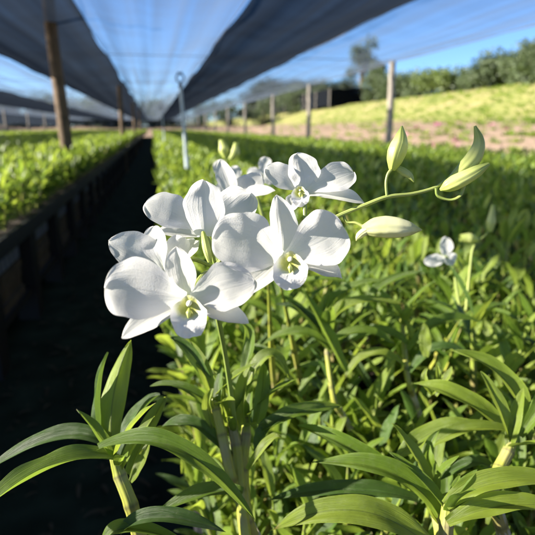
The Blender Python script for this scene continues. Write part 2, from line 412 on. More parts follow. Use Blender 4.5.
# ------------------------------------------------------------------ shade net on posts and wires
NZ = 2.60
nets = [(-12.5, -8.4, 'light', 'pale net strip, outermost on the far left'), (-8.4, -5.0, 'dark', 'dark net strip far left, beyond the pale one'),
        (-5.0, -2.58, 'light', 'pale net strip overhead left of the wooden pole'), (-2.58, -.73, 'dark', 'dark double net strip overhead behind the wooden pole'),
        (-.73, 1.0, 'light', 'bright bluish net strip running over the aisle'), (1.0, 2.66, 'dark', 'dark double net strip overhead right of the sprinkler'),
        (2.66, 4.75, 'light', 'pale bluish net strip ending at the right row of posts')]
for x0, x1, k, lab in nets:
    mb = MB(); w = x1-x0; nx = 18
    ya = np.linspace(-3, 84, 240); rr = random.Random(int(x0*7))
    a1, a2, a3 = rr.uniform(0, 6), rr.uniform(0, 6), rr.uniform(0, 6)
    pts, uvs = [], []
    for y in ya:
        row = []
        for i in range(nx+1):
            u = i/nx; bay = ((y-4.6) % 5.6)/5.6
            sag = -.10*math.sin(math.pi*u)*(.9+.1*math.sin(math.pi*bay)) - .010*math.sin(math.pi*bay)
            rp = .012*math.sin(u*23+a1+y*.3)+.010*math.sin(u*47+a2-y*.2)+.012*math.sin(y*2.1+u*3+a3)
            row.append(Vector((x0+w*u+.02*math.sin(y*1.1+a1)*(1 if i in (0, nx) else 0), y, NZ+sag+rp)))
        pts.append(row); uvs.append([(i/nx, y) for i in range(nx+1)])
    mb.grid(pts, uvs)
    tag(mb.build('shade_net', M['net_'+k], None, True, Vector((x0, 0, NZ))), lab, 'shade net', 'strips of shade net overhead')
# side nets hanging from the roof nets at the far end and far left
def side_net(p, q, z0, lab):
    mb = MB(); p, q = Vector(p), Vector(q); n = 60; nrm = (q-p).cross(Vector((0, 0, 1))).normalized()
    pts = [[p+(q-p)*i/n+Vector((0, 0, z0(i/n)+(NZ-z0(i/n))*(1-j/6)))+nrm*.10*math.sin(i*1.3)*(j/6) for i in range(n+1)] for j in range(7)]
    mb.grid(pts, [[(i/n, j/6) for i in range(n+1)] for j in range(7)])
    tag(mb.build('side_net', M['net_dark'], None, True, p+Vector((0, 0, NZ))), lab, 'side net', 'side nets closing the shade house')
side_net((-12.5, 84, 0), (4.75, 84, 0), lambda t: 1.70+.08*math.sin(t*31), 'dark net curtain hanging across the far end of the benches')
side_net((-12.5, 4, 0), (-12.5, 84, 0), lambda t: 1.70+.08*math.sin(t*41), 'dark net curtain hanging along the far left side')
wn = {-2.58: 'edge wire between the pale and dark nets left of the pole', -.73: 'edge wire along the left border of the bright net strip', 1.0: 'edge wire along the right border of the bright net strip', 2.66: 'edge wire between the dark and pale nets on the right', 4.75: 'edge wire strung along the tops of the right posts'}
for x in wn:
    mb = MB(); tube(mb, [(x, y, NZ+.03-.03*math.sin(math.pi*((y-4.6) % 5.6)/5.6)) for y in np.linspace(-3, 84, 110)], [.006, .006], 5, 1)
    tag(mb.build('net_wire', M['wire'], None, True, Vector((x, -3, NZ))), wn[x], 'wire', 'wires along the net strips')
py = [4.6, 10.15, 15.9, 20.9, 27.5, 34, 41, 49, 57, 65, 73]
for i, y in enumerate(py):
    mb = MB(); tube(mb, [(-12.5, y, NZ+.02), (-9, y, NZ-.02), (-1, y, NZ), (4.75, y, NZ+.03)], [.006, .006], 5, 6)
    tag(mb.build('cross_wire', M['wire'], None, True, Vector((-12.5, y, NZ))), 'thin wire crossing under the net above the aisle', 'wire', 'wires crossing under the nets')
def post(x, y, r, h, mat, label, group, lean=(0, 0), ns=10):
    mb = MB(); rr = random.Random(int(y*10))
    ps = [(x+lean[0]*t+rr.uniform(-.01, .01), y+lean[1]*t, h*t) for t in (0, .25, .5, .75, 1)]
    tube(mb, ps, [r*1.08, r*.92], ns, 3); mb.box((x+lean[0], y+lean[1], h+.006), (r*1.3, r*1.3, .03))
    return tag(mb.build('net_post', mat, None, True, Vector((x, y, 0))), label, 'post', group)
ordn = ['nearest pale post of the row along the right net edge', 'second pale post of the right row, left of the nearest one', 'third pale post of the right row, before the hillside', 'fourth pale post of the right row, before the hillside']
for i, y in enumerate(py[1:]):
    post(4.67, y, .066, NZ, M['post'], ordn[i] if i < 4 else 'small distant post of the right row near the vanishing point', 'posts along the right net edge')
for i, y in enumerate((21, 27.5, 34, 40, 47, 54, 61)):
    post(-9.9, y, .07, NZ, M['post'], 'thin distant post under the nets on the far left', 'posts on the far left')
post(-1.02, 7.0, .075, 3.05, M['wood'], 'brown wooden pole rising from the left bench to the net', 'wooden poles beside the aisle', (-.10, 0))
for y in (17, 28, 40): post(-.92, y, .07, NZ, M['wood'], 'distant wooden pole at the far end of the left bench', 'wooden poles beside the aisle')

# sprinklers
def sprinkler(x, y, h, label):
    t = empty('sprinkler_riser', (x, y, BENCH), label, 'sprinkler', 'sprinklers on the right bench'); o = Vector((x, y, BENCH))
    mb = MB(); tube(mb, [(x, y, BENCH), (x-.01, y, BENCH+h*.5), (x-.03, y, BENCH+h)], [.016, .011], 10, 4); mb.build('pipe', M['pvc'], t, True, o)
    mb = MB(); tube(mb, [(x, y, .95), (x, y, 1.02), (x-.004, y, 1.14)], [.021, .021], 10, 2); mb.build('pipe_sleeve', M['pvc'], t, True, o)
    top = Vector((x-.03, y, BENCH+h))
    mb = MB(); tube(mb, [top, top+Vector((0, 0, .035))], [.018, .010], 8, 2)
    ring = [top+Vector((.030*math.sin(a), 0, .065-.030*math.cos(a))) for a in np.linspace(0, 2*math.pi, 17)]
    tube(mb, ring, [.006, .006], 6, 1)
    tube(mb, [top+Vector((-.02, 0, .1)), top+Vector((.02, 0, .1))], [.006, .006], 6, 1); mb.build('sprinkler_head', M['dark_plastic'], t, True, o)
sprinkler(.245, 4.1, .94, 'pale blue sprinkler pipe with ring head standing among the plants')
sprinkler(.245, 12.6, 1.03, 'small distant sprinkler pipe farther along the right bench')

# ------------------------------------------------------------------ orchid plants
def rand_plant(rr, nu, nv, ncane=None, ns=7, hs=1.0):
    """canes: list of (tube points, radii, leaves); leaves: (p0,p1,p2,W,normal,fold,twist,kind)"""
    canes = []
    n = ncane or rr.randint(4, 6)
    for c in range(n):
        az = 2*math.pi*(c+rr.uniform(-.3, .3))/n
        H = rr.uniform(.17, .29)*hs*(1 if c else 1.1); lean = rr.uniform(.02, .09)*(1 if c else .3)
        b = Vector((.025*math.cos(az), .025*math.sin(az), .06)); d = Vector((math.cos(az), math.sin(az), 0))
        mid = b+d*lean*.35+Vector((0, 0, H*.5)); tip = b+d*lean+Vector((rr.uniform(-.01, .01), rr.uniform(-.01, .01), H))
        r0 = rr.uniform(.0042, .0065)
        pts = catmull([b, mid, tip], 6)
        pl = rr.uniform(0, math.pi)
        lv = []; nl = rr.randint(9, 13)
        for k in range(nl):
            t = .18+.82*k/(nl-1); i = min(int(t*12), 12); p0 = pts[i].copy()
            side = 1 if k % 2 else -1
            a = pl+rr.uniform(-.45, .45)+(math.pi if side < 0 else 0)
            out = Vector((math.cos(a), math.sin(a), 0)); up = Vector((0, 0, 1))
            top = (k/(nl-1))**2
            L = rr.uniform(.080, .125)*(1-.30*top)*(.75+.5*t if t < .5 else 1); W = rr.uniform(.017, .026)*(1-.2*top)
            a0 = rr.uniform(.7, 1.15)*(1-.62*top); curl = rr.uniform(.1, .75)
            d0 = out*math.sin(a0)+up*math.cos(a0); a1 = a0+curl; d1 = out*math.sin(a1)+up*math.cos(a1)
            p1 = p0+d0*L*.52; p2 = p1+d1*L*.5
            nn = (up*math.sin(a0+curl*.5) - out*math.cos(a0+curl*.5)) + Vector((rr.uniform(-.35, .35), rr.uniform(-.35, .35), 0))
            kind = 'leaf_lime' if rr.random() < .24+.35*top else ('leaf_dark' if rr.random() < .22 else 'leaf')
            lv.append((p0, p1, p2, W, nn.normalized(), rr.uniform(.25, .6), rr.uniform(-.5, .5), kind))
        canes.append(([b, mid, tip], [r0*1.1, r0*1.25, r0, r0*.8, r0*.1], lv))
    return canes
def noded(r, k=9):
    def f(t):
        x = t*(len(r)-1); i = min(int(x), len(r)-2); b = r[i]+(r[i+1]-r[i])*(x-i)
        return b*(1+.10*abs(math.cos(t*k*math.pi))**14)
    return f
def pot_mb(mb, c, mi=0, r=.052, h=.085):
    x, y, z = c; rings = [(r*.78, 0), (r*.98, h-.012), (r*1.08, h-.012), (r*1.08, h), (r*.95, h), (r*.9, h-.02)]
    mb.grid([[Vector((x+a*math.cos(2*math.pi*j/14), y+a*math.sin(2*math.pi*j/14), z+b)) for j in range(15)] for a, b in rings],
            [[(j/14, i/5) for j in range(15)] for i in range(6)], mi)
def soil_mb(mb, c, mi=0, r=.048, h=.068):
    x, y, z = c
    mb.grid([[Vector((x+a*math.cos(2*math.pi*j/14), y+a*math.sin(2*math.pi*j/14), z+h+b)) for j in range(15)] for a, b in ((.001, .012), (r*.5, .008), (r, 0))],
            [[(j/14, i) for j in range(15)] for i in range(3)], mi)
def make_near(seed):
    rr = random.Random(seed)
    t = empty('orchid_plant', (0, 0, 0), 'x', 'orchid plant')
    for pts, rad, lv in rand_plant(rr, 6, 12):
        mb = MB(); tube(mb, pts, noded(rad), 8, 8); cn = mb.build('cane', M['cane'], t)
        for p0, p1, p2, W, nn, fo, tw, kd in lv:
            mb = MB(); strip(mb, p0, p1, p2, W, nn, fold=fo, twist=tw, nu=6, nv=12, ruf=.02, lump=.12, edge=.1, ph=rr.uniform(0, 6)); mb.build('leaf', M[kd], cn)
    mb = MB(); pot_mb(mb, (0, 0, 0)); p = mb.build('pot', M['pot'], t)
    mb = MB(); soil_mb(mb, (0, 0, 0)); mb.build('husk_fill', M['husk'], p)
    return t
MATS = ['leaf', 'leaf_dark', 'leaf_lime', 'cane']; MI = {k: i for i, k in enumerate(MATS)}
def mid_mesh(seed, nu, nv, ns, n, pot=False):
    rr = random.Random(seed); mb = MB()
    for pts, rad, lv in rand_plant(rr, nu, nv):
        tube(mb, pts, rad, ns, n, MI['cane'])
        for p0, p1, p2, W, nn, fo, tw, kd in lv:
            if rr.random() < .30: continue
            strip(mb, p0, p1, p2, W*(1.4 if nv > 3 else 1.8), nn, fold=fo, twist=tw, nu=nu, nv=nv, mi=MI[kd], prof=prof_leaf if nv > 3 else prof_far)
    return mb
def copy_tree(o, parent=None):
    c = o.copy(); col.objects.link(c); c.parent = parent
    for ch in list(o.children): copy_tree(ch, c)
    return c
G = 'orchid plants crowded on the benches'
near_protos = [make_near(100+i) for i in range(5)]
mid_protos = []
for i in range(8):
    me = mid_mesh(200+i, 2, 7, 5, 3).mesh('orchid_plant', [M[k] for k in MATS]); mid_protos.append(me)
# positions
spots = []
r2 = random.Random(11)
def row_positions(x0, x1, y0, y1, s):
    out = []; x = x0; i = 0
    while x <= x1:
        y = y0 + (s/2 if i % 2 else 0)
        while y <= y1:
            out.append((x+r2.uniform(-.03, .03), y+r2.uniform(-.03, .03))); y += s
        x += s*.92; i += 1
    return out
right = row_positions(.13, 4.4, .10, 83, .185) + [(.09+r2.uniform(0, .06), .75+.2*k) for k in range(60)] + [(r2.uniform(.2, .9), r2.uniform(.45, 1.1)) for k in range(22)] + [(.075+.02*(k%2), .36+.062*k) for k in range(10)] + [(r2.uniform(.18, .5), r2.uniform(.30, .62)) for k in range(12)]
left = row_positions(-4.5, -.93, 1.4, 83, .19) + [(-.868+r2.uniform(-.02, .02), 1.45+.11*k+r2.uniform(-.03, .03)) for k in range(160)]
def visible(x, y, z, mg=45):
    v = Vector((x, y, z))-CAM; d = v.dot(F)
    if d < .1: return None
    px = 267.5+FPX*v.dot(RT)/d; pyy = 267.5-FPX*v.dot(UP)/d
    if -mg-40/d < px < 535+mg+40/d and pyy < 535+60/d+40: return d
    return None
cand = []
for x, y in right:
    d = visible(x, y, .98)
    if d: cand.append((d, x, y, BENCH, 'r'))
for x, y in left:
    d = visible(x, y, .95)
    if d: cand.append((d, x, y, .75, 'l'))
cand.sort()
hero_bases = []
first_near = set()
nind = 0; rest = []
HERO_N = 8
for d, x, y, z, sd in cand:
    r = math.hypot(x, y)
    if r < .33: continue
    if r < .60 and (x/y > .9 or x < .16): pass
    if nind < 300-HERO_N:
        nind += 1
        s = 1.0 if sd == 'r' else r2.uniform(.85, 1.02)
        if r < .42: s = .62
        elif r < .50: s = .72
        elif r < .75: s = .84
        s *= r2.uniform(.92, 1.08)
        if d < 1.35:
            pr = near_protos[r2.randrange(5)]; t = copy_tree(pr)
            lab = 'leafy green orchid plant in the near crowd behind the front plants'
        else:
            t = bpy.data.objects.new('orchid_plant', mid_protos[r2.randrange(8)]); col.objects.link(t); tag(t, None, 'orchid plant')
            lab = ('leafy green orchid plant in the crowd on the left bench' if sd == 'l' else
                   ('leafy orchid plant midway along the right bench' if d < 3 else 'small looking orchid plant far along the right bench'))
        t.location = (x, y, z); t.rotation_euler = (r2.uniform(-.08, .08), r2.uniform(-.08, .08), r2.uniform(0, 6.28)); t.scale = (s, s, s)
        tag(t, lab, 'orchid plant', G)
    else: rest.append((x, y, z, sd))
for pr in near_protos:
    for ch in list(pr.children_recursive): bpy.data.objects.remove(ch)
    bpy.data.objects.remove(pr)
# the rest of the crowd: one mass
for xx in row_positions(5.2, 9.3, 3, 83, .27): rest.append((*xx, .31, 'f'))
for xx in row_positions(-11.4, -5.5, 10, 83, .34): rest.append((*xx, .75, 'f'))
lod = []
for i in range(5):
    b = mid_mesh(300+i, 2, 3, 3, 1); lod.append((np.array([tuple(v) for v in b.v], dtype=np.float32), np.array(b.f, dtype=np.int32), np.array(b.mi, dtype=np.int32), np.array(b.uv, dtype=np.float32)))
V, Fc, MIx, UVs, off = [], [], [], [], 0
for x, y, z, sd in rest:
    d = math.hypot(x, y)
    if visible(x, y, .98) is None: continue
    if d > 30 and r2.random() < .6: continue
    if d > 14 and r2.random() < .4: continue
    v, f_, mi_, uv_ = lod[r2.randrange(5)]
    s = r2.uniform(.85, 1.1)*(1.0 if d < 14 else 1.2 if d < 30 else 1.6); a = r2.uniform(0, 6.28); ca, sa = math.cos(a)*s, math.sin(a)*s
    sz = s if s < 1.15 else 1.1
    w = np.stack([v[:, 0]*ca-v[:, 1]*sa+x, v[:, 0]*sa+v[:, 1]*ca+y, v[:, 2]*sz+z], 1)
    V.append(w); Fc.append(f_+off); MIx.append(mi_); UVs.append(uv_); off += len(v)
V = np.concatenate(V); Fc = np.concatenate(Fc); MIx = np.concatenate(MIx); UVs = np.concatenate(UVs)
me = bpy.data.meshes.new('orchid_crowd'); me.vertices.add(len(V)); me.vertices.foreach_set('co', V.ravel())
me.loops.add(Fc.size); me.polygons.add(len(Fc)); me.loops.foreach_set('vertex_index', Fc.ravel())
me.polygons.foreach_set('loop_start', np.arange(0, Fc.size, 4, dtype=np.int32)); me.polygons.foreach_set('material_index', MIx)
me.update(calc_edges=True); ul = me.uv_layers.new(name='UVMap'); ul.data.foreach_set('uv', UVs.ravel())
me.polygons.foreach_set('use_smooth', [True]*len(Fc))
for k in MATS: me.materials.append(M[k])
o = bpy.data.objects.new('orchid_crowd', me); col.objects.link(o)
tag(o, 'mass of orchid foliage filling the far ends of all benches', 'orchid plants', None, 'stuff')

# ------------------------------------------------------------------ front plants, leaf by leaf
BACK = -F
def hero(label, base, canes, leaves, group=G):
    """base: (x,y) on the bench; canes: list of px point lists from the top down (then to the pot); leaves: (b, m, t, width_px, kind, fold, roll)"""
    o = Vector((base[0], base[1], BENCH)); t = empty('orchid_plant', o, label, 'orchid plant', group)
    mb = MB(); pot_mb(mb, o); p = mb.build('pot', M['pot'], t, True, o)
    mb = MB(); soil_mb(mb, o); mb.build('husk_fill', M['husk'], p, True, o)
    rr = random.Random(int(base[0]*1000))
    for i, cpts in enumerate(canes):
        ps = [at(*q[:3]) for q in cpts]; r = cpts[0][3] if len(cpts[0]) > 3 else .0055
        foot = o+Vector((rr.uniform(-.02, .02), rr.uniform(-.02, .02), .06))
        mb = MB(); q = ps[-1]; tube(mb, [ps[0]+(ps[0]-ps[1])*.12]+ps+[q+(foot-q)*k for k in (.1, .25, .5, .75, 1)], noded([.0003, r*.8, r*.95, r, r, r*1.08, r*1.12, r*1.1, r*.9], 9), 12, 8); mb.build('cane', M['cane'], t, True, o)
        mb = MB()
        # papery sheath collar half way down
        a, b = ps[-1], foot; q0 = a+(b-a)*.05; q1 = a+(b-a)*.30
        tube(mb, [q0, q1], [r*1.02, r*1.14, r*1.06], 10, 4); mb.build('dry_sheath', M['roots'], t, True, o)
        top, ax_ = ps[0], (ps[0]-ps[1]).normalized()
        for k in range(4):
            a = k*2.4+rr.uniform(-.4, .4); out = (Vector((math.cos(a), math.sin(a), 0))+ax_*.1).normalized(); p0 = top-ax_*.004*k
            Ln = rr.uniform(.03, .058)*(ps[0]-CAM).length/.42; e0 = rr.uniform(.3, .9); up = Vector((0, 0, 1))
            d0 = out*math.sin(e0)+up*math.cos(e0); d1 = out*math.sin(e0+.5)+up*math.cos(e0+.5)
            mb = MB(); strip(mb, p0, p0+d0*Ln*.5, p0+d0*Ln*.5+d1*Ln*.5, Ln*.21, (up*math.sin(e0+.2)-out*math.cos(e0+.2)), fold=.5, nu=8, nv=16, lump=.1, edge=.08, twist=rr.uniform(-.4, .4), ph=k)
            mb.build('leaf', M[rr.choice(('leaf', 'leaf_lime', 'leaf'))], t, True, o)
    for lf in leaves:
        b, m_, tp, w, kd, fo, roll = lf
        p0, pm, p2 = at(*b), at(*m_), at(*tp); d = (b[2]+m_[2]+tp[2])/3
        nh = (BACK*.45+Vector((0, 0, 1))*.95-RT*.28+RT*roll).normalized()
        mb = MB(); pm = pm*.86+(p0+p2)*.07; strip(mb, p0, through(p0, pm, p2), p2, w*d/FPX*.92, nh, fold=fo*1.7, nu=14, nv=30, ruf=.02, lump=.12, edge=.10, twist=rr.uniform(-.25, .25), ph=rr.uniform(0, 6), rf=4)
        mb.build('leaf', M[kd], t, True, o)
    return t, o
def L(b, m_, t, d, w, kd='leaf', fo=.35, roll=0.0, dm=0.0, dt=0.0):
    return ((b[0], b[1], d), (m_[0], m_[1], d+dm), (t[0], t[1], d+dt), w, kd, fo, roll)

hero('orchid plant with broad arching leaves overhanging the aisle at lower left', (.085, .30),
     [[(115, 457, .376, .0050), (120, 476, .374), (131, 505, .37), (142, 545, .372)]],
     [L((116, 458), (52, 464), (-30, 520), .372, 33, 'leaf', .35, -.2, -.02, -.05),
      L((112, 447), (62, 432), (-18, 474), .385, 21, 'leaf_dark', .4, -.1, 0, -.01),
      L((113, 452), (112, 395), (131, 340), .385, 30, 'leaf_lime', -.5, .6, .012, .02),
      L((109, 452), (99, 405), (108, 352), .392, 18, 'leaf_dark', .5, -.7, .006, .0),
      L((122, 458), (138, 416), (160, 394), .40, 24, 'leaf_dark', .4, -.6, .01, .02),
      L((128, 474), (150, 425), (166, 397), .395, 18, 'leaf_lime', .5, .5, .01, .03),
      L((99, 449), (178, 443), (255, 520), .360, 24, 'leaf', .45, .1, -.008, -.01),
      L((131, 482), (141, 463), (150, 440), .39, 12, 'leaf_lime', .3, .3),
      L((122, 532), (160, 514), (226, 532), .352, 20, 'leaf_dark', .5, .2, -.004, 0),
      L((104, 540), (130, 527), (190, 545), .350, 18, 'leaf', .5, .2)])
main, mo = hero('flowering orchid plant bearing the white flower cluster and its bud spray', (.135, .385),
     [[(213, 398, .435, .0042), (216, 410, .43), (222, 435, .425), (232, 480, .415)],
      [(246, 418, .45, .0046), (246, 435, .445), (243, 470, .43), (248, 520, .42)],
      [(231, 425, .44, .0048), (236, 445, .435), (240, 490, .42), (247, 545, .41)]],
     [L((244, 425), (243, 392), (252, 358), .44, 17, 'leaf_lime', .4, -.4, 0, .01),
      L((256, 428), (262, 395), (264, 362), .445, 17, 'leaf', .4, .5, 0, .02),
      L((262, 430), (295, 412), (342, 406), .43, 19, 'leaf', .35, .2, 0, .02),
      L((213, 428), (207, 405), (214, 388), .43, 13, 'leaf_lime', .4, .2),
      L((243, 492), (205, 492), (154, 516), .40, 20, 'leaf', .4, -.2, 0, -.01),
      L((212, 386), (190, 350), (170, 338), .44, 14, 'leaf_dark', .4, -.2),
      L((240, 400), (268, 350), (290, 380), .46, 15, 'leaf_lime', .4, .2, 0, .01),
      L((240, 380), (252, 340), (240, 322), .47, 14, 'leaf', .4, .1),
      L((222, 420), (188, 388), (150, 386), .44, 13, 'leaf', .4, -.1),
      L((230, 455), (195, 422), (160, 428), .43, 16, 'leaf_dark', .4, -.1),
      L((258, 452), (268, 425), (298, 415), .43, 17, 'leaf_dark', .4, .1),
      L((248, 470), (270, 440), (282, 438), .42, 12, 'leaf_lime', .4, .1),
      L((236, 440), (222, 408), (226, 378), .44, 13, 'leaf_lime', .4, .1)], None)
hero('orchid plant at bottom centre with one large pale leaf reaching left', (.235, .295),
     [[(432, 488, .40, .0055), (437, 510, .395), (444, 550, .39)]],
     [L((438, 514), (393, 470), (312, 462), .385, 25, 'leaf', .45, -.1, 0, .01),
      L((412, 490), (352, 448), (298, 426), .41, 20, 'leaf', .45, .1, 0, .03),
      L((432, 548), (356, 506), (272, 530), .365, 34, 'leaf_lime', .22, 0, -.005, 0),
      L((440, 524), (428, 505), (428, 478), .39, 11, 'leaf_lime', .4, .3),
      L((418, 500), (345, 488), (270, 500), .40, 20, 'leaf_dark', .4, -.2, 0, .02),
      L((438, 500), (425, 460), (440, 430), .42, 15, 'leaf', .4, .3)])
hero('orchid plant at lower right corner with two stacked striped leaves', (.285, .275),
     [[(448, 506, .375, .0055), (446, 530, .375), (447, 560, .38)]],
     [L((446, 506), (492, 482), (560, 482), .37, 27, 'leaf_lime', .4, .1, 0, 0),
      L((448, 524), (500, 505), (562, 508), .36, 27, 'leaf_lime', .4, .1, 0, 0),
      L((446, 522), (470, 498), (500, 520), .385, 14, 'leaf_dark', .4, .1)])
hero('orchid plant at the right border with a bent yellow cane and arching leaves', (.36, .335),
     [[(512, 440, .43, .0052), (508, 452, .425), (500, 468, .42), (492, 495, .41)]],
     [L((512, 437), (462, 398), (414, 384), .45, 24, 'leaf_lime', .4, 0, 0, .02),
      L((508, 430), (452, 431), (407, 470), .44, 17, 'leaf_lime', .4, -.2, -.004, 0),
      L((528, 432), (506, 378), (453, 350), .455, 23, 'leaf_lime', .45, .3, .01, .02),
      L((470, 424), (430, 432), (392, 462), .46, 24, 'leaf_lime', .2, -.1, 0, -.005),
      L((520, 436), (545, 400), (560, 380), .45, 20, 'leaf', .4, .3),
      L((430, 395), (446, 380), (452, 366), .47, 10, 'leaf_lime', .4, 0), L((432, 395), (424, 380), (428, 368), .47, 9, 'leaf_lime', .4, 0),
      L((436, 396), (440, 384), (436, 362), .475, 9, 'leaf_lime', .4, 0),
      L((490, 466), (470, 462), (440, 480), .43, 14, 'leaf_dark', .4, 0)])
hero('orchid plant with bright upcurved leaves just below the right bud stem', (.33, .60),
     [[(326, 337, .66, .0036), (328, 360, .655), (334, 400, .64)]],
     [L((327, 330), (350, 302), (402, 304), .655, 15, 'leaf_lime', .4, .1), L((322, 322), (340, 292), (386, 280), .67, 14, 'leaf', .4, .1),
      L((364, 306), (385, 283), (424, 271), .70, 12, 'leaf', .4, .1), L((346, 372), (325, 330), (302, 288), .63, 14, 'leaf', .4, .2),
      L((326, 345), (304, 312), (276, 305), .66, 13, 'leaf_dark', .4, -.1), L((330, 345), (362, 330), (395, 345), .65, 14, 'leaf', .4, .1),
      L((330, 350), (300, 330), (262, 345), .65, 13, 'leaf', .4, -.1), L((326, 340), (322, 312), (332, 285), .67, 10, 'leaf_lime', .4, .1)])
hero('orchid plant with short star shaped young shoot near the middle right', (.44, .62),
     [[(402, 320, .70, .0036), (404, 345, .69), (408, 380, .67)]],
     [L((402, 316), (396, 305), (396, 294), .69, 8, 'leaf_lime', .4, 0), L((404, 316), (416, 308), (428, 300), .69, 8, 'leaf_lime', .4, 0),
      L((402, 318), (390, 316), (382, 322), .69, 8, 'leaf_lime', .4, 0), L((404, 320), (410, 330), (412, 340), .69, 8, 'leaf_lime', .4, 0),
      L((426, 357), (425, 340), (424, 322), .62, 13, 'leaf_lime', .1, 0), L((408, 345), (380, 330), (352, 342), .68, 14, 'leaf', .4, 0),
      L((408, 350), (440, 320), (480, 322), .68, 14, 'leaf', .4, 0), L((410, 372), (440, 345), (470, 360), .65, 15, 'leaf_dark', .4, 0),
      L((404, 365), (372, 352), (345, 378), .65, 14, 'leaf_lime', .4, 0)])

# ------------------------------------------------------------------ flowers
def flower(root, o, center, stem_from, pets, lip=None, column=None, name='flower', turn=0.0):
    """pets: (kind, (bx,by,bd), (tx,ty,td), width_px, bulge, cup, roll)   kind petal/sepal"""
    c = at(*center); s = Vector(stem_from)
    mb = MB(); mid = (c+s)*.5+Vector((0, 0, .004))
    tube(mb, [s, mid, c+F*.004], [.0011, .0012, .0019, .0026], 8, 5)
    fl = mb.build(name, M['stem'], root, True, o)
    rr = random.Random(int(center[0]))
    for kd, b, t, w, bulge, cup, roll in pets:
        p0, p2 = at(*b), at(*t); d = (b[2]+t[2])/2; ln = (p2-p0).length
        nh = (BACK + UP*roll[1] + RT*(roll[0]+turn)).normalized()
        pm = (p0+p2)*.5 + nh*bulge*ln
        mb = MB(); strip(mb, p0, through(p0, pm, p2), p2, w*d/FPX*(1.04 if kd == 'petal' else 1.18), nh, prof=prof_round if kd == 'petal' else prof_point, fold=.06 if kd == 'petal' else .16,
                         cup=cup, ruf=.035 if kd == 'petal' else .02, nu=18, nv=26, lump=.055 if kd == 'petal' else .07, edge=.12, ph=rr.uniform(0, 6), rf=rr.uniform(2.5, 4), tipcurl=rr.uniform(.0, .1))
        mb.build(kd, M['petal'], fl, True, o)
    if lip:
        (lx, ly, ld), rx, ry, tilt = lip
        c0 = at(lx, ly, ld); q = ld/FPX
        ax = RT; nrm = (BACK+UP*tilt).normalized(); ay = nrm.cross(ax).normalized()
        if ay.dot(UP) < 0: ay = -ay
        pts, uvs = [], []; nr, nt_ = 12, 32
        for i in range(nr+1):
            r = i/nr; row, ur = [], []
            for j in range(nt_+1):
                a = 2*math.pi*j/nt_; x, y = math.cos(a)*r, math.sin(a)*r
                # open bowl: walls high at the top and sides, lobe curling down at the bottom
                wall = .46*r**2*(1 if y > -.1 else 1-.9*smooth((-y-.1)/.5))
                curl = -.45*smooth((-y-.35)/.65)**2
                ruf_ = .22*noise.noise(Vector((math.cos(a)*2.3, math.sin(a)*2.3, lx)))*r**2 + .05*math.sin(a*9+lx)*r**4
                rim = 1+.14*noise.noise(Vector((math.cos(a)*1.8, math.sin(a)*1.8, lx+5)))*r
                narrow = (1-.22*smooth(y))*(1+.10*smooth(-y*1.4))*rim
                row.append(c0 + ax*(x*rx*q*narrow) + ay*(y*ry*q*rim) + nrm*((wall+curl+ruf_)*rx*q))
                ur.append((x*.5+.5, y*.5+.5))
            pts.append(row); uvs.append(ur)
        mb = MB(); mb.grid(pts, uvs); mb.build('lip', M['lip'], fl, True, o)
        mb = MB(); b0 = c0+ay*ry*q*.80-nrm*.001; 
        tube(mb, [b0, b0+nrm*rx*q*.35-ay*ry*q*.10, b0+nrm*rx*q*.62-ay*ry*q*.34], lambda t: .0017*(math.sin(math.pi*(.03+.965*t)))**.5*(rx/19), 12, 6, squash=.8)
        mb.build('column', M['column'], fl, True, o)
        # ridged callus in the throat
        mb = MB()
        for k in (0,):
            q0 = c0+ax*k*rx*q*.16+ay*ry*q*.45+nrm*.0012; q1 = c0+ax*k*rx*q*.12-ay*ry*q*.12+nrm*.0012
            tube(mb, [q0, (q0+q1)/2+nrm*.0008, q1], [.0003, .0013, .0004], 8, 4)
        mb.build('throat_ridge', M['bud'], fl, True, o)
    if column:
        a, b, r = column
        mb = MB(); pa, pb = at(*a), at(*b); tube(mb, [pa, (pa+pb)/2+BACK*.002, pb], lambda t: r*(math.sin(math.pi*(.1+.75*t)))**.7, 10, 6)
        mb.build('spur', M['bud'], fl, True, o)
    return fl
# main flower stem, from the cane top behind the flowers out to the buds
SP = [(236, 430, .44), (226, 360, .40), (215, 300, .335), (216, 268, .315), (238, 247, .312), (270, 238, .318), (305, 232, .325), (341, 215, .33), (363, 206, .33), (387, 197, .33), (412, 194, .332), (434, 188, .334), (446, 180, .335)]
mb = MB(); tube(mb, [at(*p) for p in SP], [.0021, .0019, .0017, .0016, .0014, .0012, .0010], 10, 6); mb.build('flower_stem', M['stem'], main, True, mo)
S = lambda i: at(*SP[i])
Z = (0, 0)
flower(main, mo, (188, 300, .262), S(3), [
    ('sepal', (187, 298, .266), (176, 246, .268), 26, .06, .25, (.2, .3)),
    ('sepal', (184, 303, .262), (121, 337, .247), 27, .04, .2, (.1, .7)),
    ('sepal', (197, 304, .262), (249, 323, .256), 22, .05, .3, (.1, .8)),
    ('petal', (186, 299, .261), (104, 287, .244), 60, .10, .22, (-.25, .35)),
    ('petal', (191, 299, .261), (254, 281, .262), 47, .10, .2, (.25, .3))],
    lip=((189, 317, .252), 18.5, 19, .45), turn=-.28)
flower(main, mo, (163, 262, .285), S(3), [
    ('sepal', (165, 264, .288), (108, 240, .280), 33, .06, .2, (-.3, .4)),
    ('petal', (164, 268, .284), (153, 226, .284), 28, .06, .3, (-.2, .3)),
    ('petal', (166, 268, .286), (185, 238, .290), 24, .08, .3, (.3, .2)),
    ('sepal', (163, 262, .287), (176, 300, .278), 18, .03, .2, Z)], turn=-.25)
